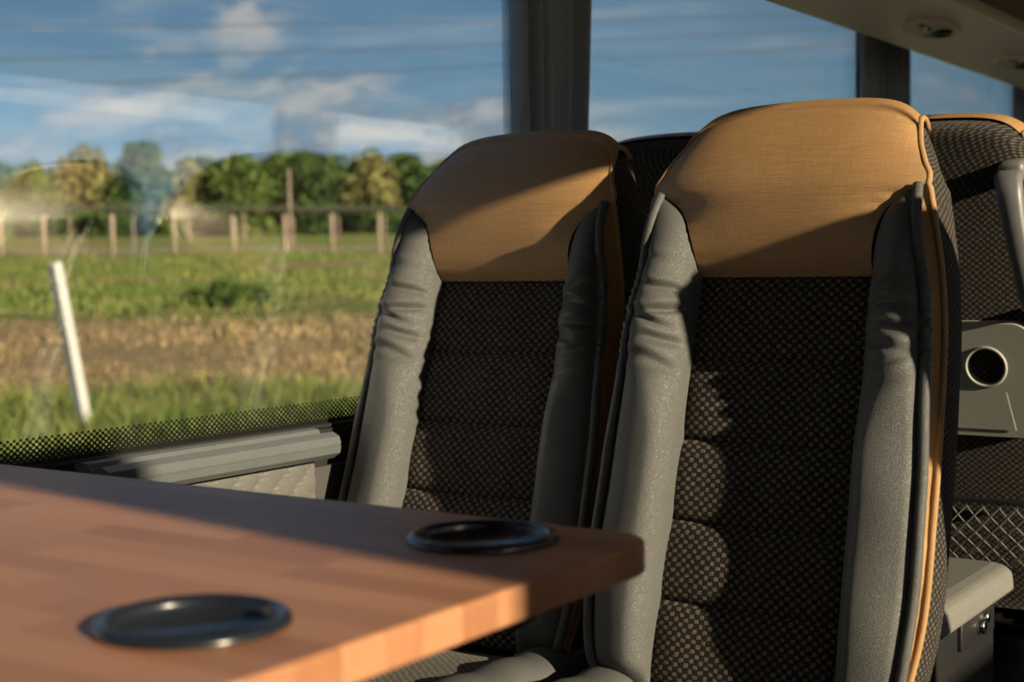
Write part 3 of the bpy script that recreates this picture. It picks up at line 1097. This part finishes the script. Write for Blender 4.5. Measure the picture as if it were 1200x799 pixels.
# --- fittings on the back of the seats that face away
def rear_meshes():
    # grab handle on the corner (seen from behind): local +x flips when the seat is turned round
    hx = -0.150
    prof = []
    path = [(0.001, 0.100, 0.172), (0.0, 0.128, 0.164), (-0.004, 0.138, 0.13), (-0.010, 0.142, 0.08), (-0.017, 0.142, 0.03), (-0.023, 0.138, -0.02), (-0.027, 0.128, -0.05), (-0.029, 0.098, -0.065)]
    pts = [(hx + dx, b, s) for dx, b, s in path]
    V, F = [], []
    w = [0.018, 0.021, 0.020, 0.018, 0.016, 0.015, 0.015, 0.014]
    h = [0.010, 0.014, 0.014, 0.012, 0.011, 0.011, 0.012, 0.010]
    seg = 12
    for (x, b, s), ww, hh in zip(pts, w, h):
        for k in range(seg):
            a = 2 * PI * k / seg
            ca, sa = math.cos(a), math.sin(a)
            sx = math.copysign(abs(ca) ** 0.6, ca) * ww
            sy = math.copysign(abs(sa) ** 0.6, sa) * hh
            V.append((x + sx, b + sy, s + L0))
    F = grid_faces(seg, len(pts), wrap=True)
    F.append(tuple(range(seg))[::-1])
    F.append(tuple((len(pts) - 1) * seg + k for k in range(seg)))
    ME['handle'] = mesh('grab_handle', V, F)
    ME['handle_foot'] = bbox('handle_mount', (hx - 0.020, 0.07, L0 + 0.15), (hx + 0.020, 0.118, L0 + 0.182), 0.008)
    ME['handle_foot2'] = bbox('handle_mount', (hx - 0.045, 0.07, L0 - 0.082), (hx - 0.012, 0.120, L0 - 0.048), 0.008)
    # tray with cup hole: rounded plate, hole ring, sloped shelf
    bm = bmesh.new()
    x0, x1, z0, z1 = -0.175, 0.175, -0.262, -0.074
    outl = []

    def corner(cx, cz, r, a0, a1, n=8):
        for k in range(n + 1):
            a = a0 + (a1 - a0) * k / n
            outl.append((cx + r * math.cos(a), cz + r * math.sin(a)))
    corner(x1 - 0.035, z1 - 0.035, 0.035, 0, PI / 2)
    corner(x0 + 0.035, z1 - 0.035, 0.035, PI / 2, PI)
    corner(x0 + 0.012, z0 + 0.012, 0.012, PI, 1.5 * PI, 4)
    corner(x1 - 0.012, z0 + 0.012, 0.012, 1.5 * PI, 2 * PI, 4)
    hcx, hcz, hr = -0.099, -0.145, 0.031
    hole = [(hcx + hr * math.cos(2 * PI * k / 32), hcz + hr * math.sin(2 * PI * k / 32)) for k in range(32)]
    yb = 0.126
    vo = [bm.verts.new((x, yb, z + L0)) for x, z in outl]
    vh = [bm.verts.new((x, yb, z + L0)) for x, z in hole]
    eds = [bm.edges.new((vo[i], vo[(i + 1) % len(vo)])) for i in range(len(vo))] + [bm.edges.new((vh[i], vh[(i + 1) % 32])) for i in range(32)]
    bmesh.ops.triangle_fill(bm, edges=eds, use_beauty=True)
    # skirts to the seat
    for ring, dy in ((vo, -0.045), (vh, -0.040)):
        n = len(ring)
        back = [bm.verts.new((v.co.x, v.co.y + dy, v.co.z)) for v in ring]
        for i in range(n):
            bm.faces.new((ring[i], ring[(i + 1) % n], back[(i + 1) % n], back[i]))
        if ring is vh:
            bm.faces.new(back)
    bmesh.ops.recalc_face_normals(bm, faces=bm.faces[:])
    me = bpy.data.meshes.new('seatback_tray')
    bm.to_mesh(me)
    bm.free()
    ME['tray'] = me
    ME['tray_ring'] = tube('cup_ring', [(hcx + (hr + 0.001) * math.cos(2 * PI * k / 32), yb + 0.001, hcz + (hr + 0.001) * math.sin(2 * PI * k / 32) + L0) for k in range(32)], 0.0028, 6, closed=True)
    ME['tray_hole'] = join_meshes('cup_recess', [bbox('a', (hcx - 0.022, yb - 0.039, hcz - 0.021 + L0), (hcx + 0.022, yb - 0.034, hcz + 0.021 + L0), 0.001)])
    # sloping leaf below the hole
    lf = [(-0.131, -0.186), (0.15, -0.186), (0.15, -0.250), (-0.144, -0.250)]
    V = [(x, yb + 0.0015, z + L0) for x, z in lf] + [(x * 0.985, yb + 0.0022 if i > 1 else yb + 0.002, z * 0.998 + L0) for i, (x, z) in enumerate(lf)]
    ME['tray_leaf'] = mesh('folding_leaf', V, [(0, 1, 5, 4), (1, 2, 6, 5), (2, 3, 7, 6), (3, 0, 4, 7), (4, 5, 6, 7)], smooth=False)
    # net pocket
    ms = []
    za, zb = -0.50, -0.375
    nx, px = 12, 0.027
    for sg in (1, -1):
        for k in range(-14, 16):
            xs = k * px
            pts = []
            for j in range(9):
                q = j / 8
                x = xs + sg * q * (zb - za) * 0.95
                if -0.17 <= x <= 0.17:
                    pts.append((x, 0.121 + 0.012 * math.sin(PI * q) + 0.003 * math.cos(8 * x + q * 9), za + (zb - za) * q + L0))
            if len(pts) > 1:
                ms.append(tube('n', pts, 0.0013, 5, cap=False))
    ME['net'] = join_meshes('net_pocket', ms)
    ME['net_rim'] = tube('pocket_elastic', [(x, 0.123, zb + L0) for x in np.linspace(-0.175, 0.175, 12)], 0.005, 8)
    ME['lower_shell'] = bbox('lower_pad', (-0.195, 0.075, L0 - 0.36), (0.195, 0.101, L0 - 0.31), 0.010, 3)


rear_meshes()


def rear_fittings(bp, t, L, R):
    h = bp('grab_handle', 'handle', 'handle')
    bp('handle_mount', 'handle_foot', 'handle', h)
    bp('handle_mount', 'handle_foot2', 'handle', h)
    tr = bp('seatback_tray', 'tray', 'greyplastic')
    bp('cup_ring', 'tray_ring', 'greyplastic', tr)
    bp('cup_recess', 'tray_hole', 'darkplastic', tr)
    bp('folding_leaf', 'tray_leaf', 'greyplastic', tr)
    n = bp('net_pocket', 'net', 'net')
    bp('pocket_elastic', 'net_rim', 'darkplastic', n)


make_seat((0.7804, 1.6646, 0), 0, 0.2842, 'tan-headrest coach seat with grey bolsters next to the aisle, facing the table')
make_seat((0.2900, 1.7011, 0), 0, 0.3125, 'tan-headrest coach seat with grey bolsters next to the window, facing the table', trim=True)
make_seat((0.79, 2.56, 0), PI, 0.20, 'aisle coach seat facing away, its back with grab handle, cup hole and net', rear=True)
make_seat((0.318, 2.56, 0), PI, 0.20, 'window coach seat facing away behind the seats at the table', rear=True)
make_seat((1.62, 1.866, 0), PI, 0.20, 'coach seat facing away across the aisle from the tan headrests, next to the aisle')
make_seat((2.09, 1.866, 0), PI, 0.20, 'coach seat facing away across the aisle from the tan headrests, next to the window')

# ------------------------------------------------------------------ box between the back-to-back seats
bx = empty('storage_box', (0.72, 2.15, 0))
bi = (-0.72, -2.15, 0)
obj('body', bbox('body', (0.50, 1.96, 0.0), (0.905, 2.36, 0.475), 0.012), 'darkplastic', bx, bi)
lidp = [(0.49, 0.478), (0.49, 0.512), (0.50, 0.522), (0.895, 0.522), (0.915, 0.518), (0.926, 0.508), (0.929, 0.478), (0.918, 0.478)]
lid = obj('lid', prism('lid', lidp, 'Y', 1.94, 2.385), 'lidgrey', bx, bi)
bv = lid.modifiers.new('soft', 'BEVEL')
bv.width = 0.006
bv.segments = 2
lp = obj('latch_plate', bbox('latch_plate', (0.903, 2.16, 0.425), (0.912, 2.33, 0.468), 0.002), 'darkplastic', bx, bi)
lk = [(0.915, 2.245 + 0.012 * math.cos(a), 0.450 + 0.012 * math.sin(a)) for a in np.linspace(0, 2 * PI, 16, endpoint=False)]
obj('lock_cylinder', tube('lock_cylinder', [(0.906, 2.245, 0.447), (0.922, 2.245, 0.447), (0.923, 2.245, 0.447)], [0.011, 0.011, 0.008], 16), 'chrome', lp)
obj('lock_button', tube('lock_button', [(0.906, 2.275, 0.455), (0.919, 2.275, 0.455)], [0.008, 0.008], 14), 'chrome', lp)
tag(bx, 'dark box with grey lid and metal lock between the back-to-back seats', 'box')

# ------------------------------------------------------------------ table
TX0, TX1, TY0, TY1, TZ, TT = 0.040, 0.9714, 0.36, 1.121, 0.78, 0.028
tb = empty('table', (0.5, 0.74, 0))
ti = (-0.5, -0.74, 0)
CUPS = [(0.845, 1.0256), (0.850, 0.687)]
CR = 0.058


def table_top():
    bm = bmesh.new()
    outl = []

    def corner(cx, cy, r, a0, a1, n=10):
        for k in range(n + 1):
            a = a0 + (a1 - a0) * k / n
            outl.append((cx + r * math.cos(a), cy + r * math.sin(a)))
    r = 0.048
    corner(TX1 - r, TY1 - r, r, 0, PI / 2)
    corner(TX0 + .01, TY1 - .01, .01, PI / 2, PI, 3)
    corner(TX0 + .01, TY0 + .01, .01, PI, 1.5 * PI, 3)
    corner(TX1 - r, TY0 + r, r, 1.5 * PI, 2 * PI)
    cx = sum(p[0] for p in outl) / len(outl)

    def off(pts, d):
        n = len(pts)
        res = []
        for i in range(n):
            a, b, c = Vector(pts[i - 1]), Vector(pts[i]), Vector(pts[(i + 1) % n])
            t = (c - a).normalized()
            nrm = Vector((t.y, -t.x))
            res.append(tuple(b - nrm * d))
        return res
    rings = []
    R0 = 0.0035
    for k in range(5):
        a = k / 4 * PI / 2
        rings.append((off(outl, R0 * (1 - math.sin(a))), TZ - R0 * (1 - math.cos(a))))
    for k in range(5):
        a = k / 4 * PI / 2
        rings.append((off(outl, R0 * (1 - math.cos(a))), TZ - TT + R0 * (1 - math.sin(a))))
    n = len(outl)
    vr = [[bm.verts.new((x, y, z)) for x, y in ring] for ring, z in rings]
    for a, b in zip(vr[:-1], vr[1:]):
        for i in range(n):
            bm.faces.new((a[i], a[(i + 1) % n], b[(i + 1) % n], b[i]))
    holes = []
    for ring, z in ((vr[0], TZ), (vr[-1], TZ - TT)):
        eds = [bm.edges.get((ring[i], ring[(i + 1) % n])) for i in range(n)]
        for (ux, uy) in CUPS:
            h = [bm.verts.new((ux + CR * math.cos(2 * PI * k / 40), uy + CR * math.sin(2 * PI * k / 40), z)) for k in range(40)]
            eds += [bm.edges.new((h[i], h[(i + 1) % 40])) for i in range(40)]
            holes.append(h)
        bmesh.ops.triangle_fill(bm, edges=eds, use_beauty=True)
    for ha, hb in ((holes[0], holes[2]), (holes[1], holes[3])):
        for i in range(40):
            bm.faces.new((ha[i], ha[(i + 1) % 40], hb[(i + 1) % 40], hb[i]))
    bmesh.ops.recalc_face_normals(bm, faces=bm.faces[:])
    return bm


full = table_top()
full_me = bpy.data.meshes.new('table_full')
full.to_mesh(full_me)
full.free()
rows = 18
rw = (TY1 - TY0) / rows
rnd = random.Random(11)
for i in range(rows):
    ya, yb = TY0 + i * rw, TY0 + (i + 1) * rw
    cuts = [TX0 - 1]
    x = TX0 + rnd.uniform(0.10, 0.36)
    while x < TX1 - 0.08:
        cuts.append(x)
        x += rnd.uniform(0.24, 0.42)
    cuts.append(TX1 + 1)
    for xa, xb in zip(cuts[:-1], cuts[1:]):
        islands = []
        bm = bmesh.new()
        bm.from_mesh(full_me)
        for co, no in (((0, ya if i else ya - 1, 0), (0, -1, 0)), ((0, yb if i < rows - 1 else yb + 1, 0), (0, 1, 0)), ((xa, 0, 0), (-1, 0, 0)), ((xb, 0, 0), (1, 0, 0))):
            cut = bmesh.ops.bisect_plane(bm, geom=bm.verts[:] + bm.edges[:] + bm.faces[:], plane_co=co, plane_no=no, clear_outer=True)
            ce = [e for e in cut['geom_cut'] if isinstance(e, bmesh.types.BMEdge)]
            if ce:
                bmesh.ops.edgeloop_fill(bm, edges=ce)
        if not bm.faces:
            bm.free()
            continue
        left = set(bm.faces)
        while left:
            stack = [left.pop()]
            comp = set(stack)
            while stack:
                f_ = stack.pop()
                for e_ in f_.verts:
                    for g_ in e_.link_faces:
                        if g_ in left:
                            left.discard(g_)
                            comp.add(g_)
                            stack.append(g_)
            islands.append([[tuple(v.co) for v in f_.verts] for f_ in comp])
        bm.free()
        for fcs in islands:
            bm = bmesh.new()
            for f_ in fcs:
                bm.faces.new([bm.verts.new(c) for c in f_])
            bmesh.ops.remove_doubles(bm, verts=bm.verts[:], dist=1e-6)
            bmesh.ops.recalc_face_normals(bm, faces=bm.faces[:])
            me = bpy.data.meshes.new('stave')
            bm.to_mesh(me)
            bm.free()
            me.polygons.foreach_set('use_smooth', [False] * len(me.polygons))
            obj('stave', me, 'wood', tb, ti)
bpy.data.meshes.remove(full_me)


def lathe(name, prof, c, n=48):
    V = []
    for r, z in prof:
        for k in range(n):
            a = 2 * PI * k / n
            V.append((c[0] + r * math.cos(a), c[1] + r * math.sin(a), c[2] + z))
    F = [f for f in grid_faces(n, len(prof), wrap=True)]
    F.append(tuple((len(prof) - 1) * n + k for k in range(n)))
    return mesh(name, V, F)


for (ux, uy) in CUPS:
    cu = obj('cup_holder', lathe('cup_holder', [(0.0575, -0.010), (0.0635, -0.001), (0.0662, 0.0005), (0.0660, 0.0030), (0.0635, 0.0062), (0.0600, 0.0072), (0.0565, 0.0060), (0.0545, 0.0020), (0.0538, -0.004)], (ux, uy, TZ)), 'cup', tb, ti)
    obj('cup_liner', lathe('cup_liner', [(0.0540, -0.003), (0.0528, -0.030), (0.0515, -0.064), (0.0485, -0.069), (0.02, -0.070)], (ux, uy, TZ)), 'cupin', cu)
obj('support_arm', bbox('support_arm', (0.068, 0.70, TZ - TT - 0.040), (0.74, 0.78, TZ - TT), 0.006), 'steel', tb, ti)
obj('wall_bracket', bbox('wall_bracket', (0.039, 0.64, TZ - 0.11), (0.070, 0.84, TZ - TT), 0.004), 'steel', tb, ti)
obj('leg', tube('leg', [(0.44, 0.74, 0.012), (0.44, 0.74, TZ - TT - 0.038)], 0.026, 20), 'steel', tb, ti)
obj('foot_plate', lathe('foot_plate', [(0.10, 0.0), (0.10, 0.008), (0.09, 0.014), (0.03, 0.016)], (0.44, 0.74, 0.0)), 'steel', tb, ti)
tag(tb, 'wooden butcher-block table with two black cup holders by the window', 'table')

# ------------------------------------------------------------------ outdoors
AZ = math.atan2(ray(200, 315)[0], ray(200, 315)[1])
WD = np.array([math.sin(AZ), math.cos(AZ)])
WS = np.array([WD[1], -WD[0]])
Hh = lin([(-80, -1.25), (8, -1.25), (45, 1.47), (62, 1.95), (120, 3.9), (420, 9.0), (900, 10.0)])


def hgt(x, y):
    w = (x - CAM[0]) * WD[0] + (y - CAM[1]) * WD[1]
    return Hh(w)


us = np.concatenate([np.linspace(-400, -60, 18), np.linspace(-55, 75, 66), np.linspace(80, 500, 20)])
ws = np.concatenate([np.linspace(-80, 4, 8), np.linspace(5, 70, 66), np.linspace(75, 420, 30), [900]])


def gpt(u, w):
    n_ = 0.05 * math.sin(u * 0.9 + w * 0.4) + 0.04 * math.sin(u * 0.37 - w * 1.1) if w > 7 else 0
    return (CAM[0] + WS[0] * u + WD[0] * w, CAM[1] + WS[1] * u + WD[1] * w, Hh(w) + n_)


tag(obj('ground', grid('ground', gpt, us, ws), 'ground'), 'rough green and brown meadow rising away from the bus', 'meadow', kind='structure')


def at(px, w):
    """ground point under a pixel column at distance w"""
    d = ray(px, 315)
    k = w / (d[0] * WD[0] + d[1] * WD[1])
    x, y = CAM[0] + d[0] * k, CAM[1] + d[1] * k
    return np.array([x, y, Hh(w)])


def zof(px, py, w):
    d = ray(px, py)
    k = w / (d[0] * WD[0] + d[1] * WD[1])
    return CAM[2] + d[2] * k


# grass blades
def blades(n, wlo, whi, ulo, uhi, hlo, hhi, wid, seed, clump=None):
    r = np.random.default_rng(seed)
    V = np.zeros((n * 3, 3))
    for i in range(n):
        w = wlo + (whi - wlo) * r.random() ** 1.3
        px = ulo + (uhi - ulo) * r.random()
        p = at(px, w)
        p[0] += r.normal() * 0.1
        h = r.uniform(hlo, hhi) * (0.6 + 0.8 * math.sin(p[0] * 1.7) ** 2 * math.sin(p[1] * 1.3 + 1) ** 2)
        a = r.uniform(0, PI)
        ln = r.normal(size=2) * h * 0.35
        c, s = math.cos(a) * wid, math.sin(a) * wid
        V[i * 3] = (p[0] - c, p[1] - s, p[2] - 0.05)
        V[i * 3 + 1] = (p[0] + c, p[1] + s, p[2] - 0.05)
        V[i * 3 + 2] = (p[0] + ln[0], p[1] + ln[1], p[2] + h)
    return mesh('grass', V, [(i * 3, i * 3 + 1, i * 3 + 2) for i in range(n)], smooth=False)


tag(obj('tall_grass', blades(9000, 11, 18.5, -120, 520, 0.12, 0.36, 0.014, 3), 'grass'), 'tall green grass at the roadside below the window', 'grass', kind='stuff')
tag(obj('short_grass', blades(5000, 18.8, 27, -120, 520, 0.05, 0.16, 0.022, 5), 'drygrass'), 'short dry brown grass across the middle of the meadow', 'grass', kind='stuff')


tag(obj('meadow_tufts', blades(7000, 27.3, 44, -120, 540, 0.04, 0.24, 0.035, 9), 'grass'), 'green grass tufts on the far half of the meadow', 'grass', kind='stuff')


def leaf_cloud(blobs, n, size, seed):
    r = np.random.default_rng(seed)
    vol = np.array([b[3] * b[4] for b in blobs])
    pr = vol / vol.sum()
    V = np.zeros((n * 4, 3))
    for i in range(n):
        cx, cy, cz, rr, rz = blobs[r.choice(len(blobs), p=pr)]
        d = r.normal(size=3)
        d /= np.linalg.norm(d)
        q = r.uniform(0.55, 1.0) ** 0.5
        c = np.array([cx + d[0] * rr * q, cy + d[1] * rr * q, cz + d[2] * rz * q])
        a = r.normal(size=3)
        a /= np.linalg.norm(a)
        b = np.cross(a, r.normal(size=3))
        b /= np.linalg.norm(b)
        s = size * r.uniform(0.5, 1.2)
        V[i * 4] = c - a * s
        V[i * 4 + 1] = c - b * s * 0.6
        V[i * 4 + 2] = c + a * s
        V[i * 4 + 3] = c + b * s * 0.6
    return mesh('foliage', V, [(i * 4, i * 4 + 1, i * 4 + 2, i * 4 + 3) for i in range(n)], smooth=False)


def tree(px, ytop, hw, w, mat, label, name='tree', seed=0, group=None, shape='round', lift=0.22):
    p = at(px, w)
    top = zof(px, ytop, w)
    H = top - p[2]
    R = hw / FPX * w
    r = np.random.default_rng(seed)
    blobs = []
    for k in range(22):
        f = r.uniform(0.0, 1.0)
        zz = p[2] + H * (lift + (0.92 - lift) * f)
        if shape == 'cone':
            rad = R * (1.0 - 0.78 * f)
        elif shape == 'hedge':
            rad = R
        else:
            rad = R * math.sqrt(max(0.12, 1 - (2 * abs(f - 0.42)) ** 2))
        a = r.uniform(0, 2 * PI)
        o_ = rad * r.uniform(0.1, 0.75)
        br = max(R * 0.36, rad * 0.55)
        blobs.append((p[0] + o_ * math.cos(a), p[1] + o_ * math.sin(a), zz, br, br * 0.85))
    blobs.append((p[0], p[1], top - R * 0.25, R * 0.28, R * 0.3))
    t = empty(name, p)
    inv = (-p[0], -p[1], -p[2])
    obj('foliage', leaf_cloud(blobs, 3200, 0.026 * w / 10 + 0.05, seed + 50), mat, t, inv)
    obj('trunk', tube('trunk', [(p[0], p[1], p[2] - 0.3), (p[0] + 0.05, p[1], p[2] + H * 0.35), (p[0], p[1], p[2] + H * 0.7)], [R * 0.09 + .06, R * 0.07 + .04, 0.04], 8), 'bark', t, inv)
    tag(t, label, 'shrub' if name == 'shrub' else 'tree', group)


TREES = [(8, 193, 30, 128, 'leaf_dark', 'round', 'dark green tree left of the pale loose tree beyond the fence'),
         (42, 190, 26, 112, 'leaf_mid', 'round', 'slim pale green tree with open crown beyond the fence'),
         (106, 182, 62, 140, 'leaf_olive', 'cone', 'broad olive-yellow tree with pointed top beyond the fence'),
         (172, 170, 46, 118, 'leaf_dark', 'round', 'tallest dark green tree in the row beyond the fence'),
         (222, 188, 34, 150, 'leaf_olive', 'cone', 'pointed olive tree beside the tallest dark tree'),
         (280, 182, 46, 124, 'leaf_mid', 'round', 'round bright green tree beyond the middle of the fence'),
         (326, 188, 38, 152, 'leaf_mid', 'hedge', 'green tree in the dense row, behind the bare pole'),
         (362, 186, 38, 132, 'leaf_dark', 'hedge', 'dark green tree in the dense row beyond the fence'),
         (396, 184, 34, 160, 'leaf_mid', 'hedge', 'mid green tree beside the yellowish crown in the dense row'),
         (434, 178, 42, 116, 'leaf_olive', 'round', 'yellowish tree with spreading crown near the window seat'),
         (480, 182, 40, 144, 'leaf_dark', 'round', 'dark green tree partly hidden by the window seat'),
         (530, 187, 38, 128, 'leaf_mid', 'round', 'green tree behind the window seat headrest')]
for i, (px, yt, hw, w, mt, sh, lab) in enumerate(TREES):
    tree(px, yt, hw, w, mt, lab, 'tree', 100 + i, 'trees beyond the fence', sh)
for i, px in enumerate(range(-168, 1030, 46)):
    tree(px, 200 + (i * 5) % 9 - (8 if px > 240 else 0), 40, 180 + (i % 3) * 26, 'leaf_dark' if i % 2 else 'leaf_mid', 'dark tree filling the back of the row beyond the fence', 'tree', 700 + i, 'back row of trees beyond the fence', 'hedge', 0.05)
for i, px in enumerate(range(-10, 500, 34)):
    tree(px, 244 + (i * 7) % 11, 26, 100 + (i * 5) % 9, 'leaf_dark' if i % 3 else 'leaf_mid', 'low dark shrub in the hedge line behind the post fence', 'shrub', 300 + i, 'hedge shrubs behind the fence', 'hedge', 0.05)


for i, (px, yt, hw, w) in enumerate(((262, 336, 20, 28.8), (296, 340, 14, 29.5), (230, 345, 9, 30.6))):
    tree(px, yt, hw, w, 'leaf_mid', ['broad leafy weed clump in the middle of the meadow', 'smaller weed clump beside the broad one in the meadow', 'smallest weed clump in the meadow'][i], 'shrub', 500 + i, 'weed clumps in the meadow', 'hedge', 0.0)


# fences
def fence(pxs, w, ytop, mat, label, width, rail_y=None):
    p0 = at(pxs[0], w)
    f = empty('post_fence', p0)
    inv = (-p0[0], -p0[1], -p0[2])
    for i, px in enumerate(pxs):
        p = at(px, w)
        zt = zof(px, ytop + (i * 3) % 4, w)
        obj('post', tube('post', [(p[0], p[1], p[2] - 0.3), (p[0] + 0.02 * (i % 3 - 1), p[1], zt - 0.02), (p[0] + 0.02 * (i % 3 - 1), p[1], zt)], [width, width * 0.95, width * 0.6], 8), mat, f, inv)
    a, b = at(pxs[0], w), at(pxs[-1], w)
    for yy in ([rail_y] if rail_y else []):
        za, zb = zof(pxs[0], yy, w), zof(pxs[-1], yy, w)
        pts = [(a[0] + (b[0] - a[0]) * q, a[1] + (b[1] - a[1]) * q, za + (zb - za) * q) for q in np.linspace(0, 1, 12)]
        obj('rail', tube('rail', pts, 0.035, 6), 'railwood', f, inv)
    tag(f, label, 'fence')


fence([-48, 2, 52, 133, 205, 274, 335, 390, 445, 505, 562, 620, 680], 45, 249, 'postwood', 'fence of pale wooden posts with dark top rail across the meadow', 0.075, 245)
fence([-30, 83, 157, 222, 287, 344, 398, 452, 510, 570, 630], 52, 250, 'postdark', 'second row of thin dark posts behind the pale fence', 0.055, 243)
pp = at(341, 47)
zt = zof(339, 198, 47)
tag(obj('bare_pole', tube('bare_pole', [(pp[0], pp[1], pp[2] - .2), (pp[0], pp[1], zt)], [0.055, 0.045], 8), 'postwood'), 'tall bare pole standing at the pale fence', 'pole')

# leaning white stake
b_ = at(96, 16.3)
d = ray(64, 308)
k = 16.0 / (d[0] * WD[0] + d[1] * WD[1])
tpt = Vector(CAM + d * k)
bpt = Vector((b_[0], b_[1], b_[2] - 0.1))
ax = (tpt - bpt).normalized()
s1 = ax.cross(Vector((0, 0, 1)) if abs(ax.z) < .9 else Vector((1, 0, 0))).normalized()
s2 = ax.cross(s1)
hwk = 0.055
V = []
for P_, sc in ((bpt, 1), (tpt - ax * 0.02, 1), (tpt, 0.8)):
    for a, b in ((-1, -1), (1, -1), (1, 1), (-1, 1)):
        V.append(tuple(P_ + (s1 * a + s2 * b) * hwk * sc))
F = grid_faces(4, 3, wrap=True) + [(0, 1, 2, 3), (8, 9, 10, 11)]
tag(obj('marker_stake', mesh('marker_stake', V, F, smooth=False), 'white'), 'leaning white wooden stake in the grass near the bus', 'stake')

# three overhead cables
for i, (ya, yb, lab) in enumerate(((30, 22, 'topmost of three thin overhead cables across the sky'), (70, 48, 'middle one of three thin overhead cables across the sky'), (101, 72, 'lowest of three thin overhead cables across the sky'))):
    w = 60
    pts = []
    for q in np.linspace(-0.6, 2.2, 30):
        px = 600 * q
        py = ya + (yb - ya) * q + 4 * math.sin(q * 2)
        d = ray(px, py)
        k = w / (d[0] * WD[0] + d[1] * WD[1])
        pts.append(CAM + d * k)
    tag(obj('overhead_cable', tube('overhead_cable', pts, 0.024, 5), 'cable'), lab, 'cable')

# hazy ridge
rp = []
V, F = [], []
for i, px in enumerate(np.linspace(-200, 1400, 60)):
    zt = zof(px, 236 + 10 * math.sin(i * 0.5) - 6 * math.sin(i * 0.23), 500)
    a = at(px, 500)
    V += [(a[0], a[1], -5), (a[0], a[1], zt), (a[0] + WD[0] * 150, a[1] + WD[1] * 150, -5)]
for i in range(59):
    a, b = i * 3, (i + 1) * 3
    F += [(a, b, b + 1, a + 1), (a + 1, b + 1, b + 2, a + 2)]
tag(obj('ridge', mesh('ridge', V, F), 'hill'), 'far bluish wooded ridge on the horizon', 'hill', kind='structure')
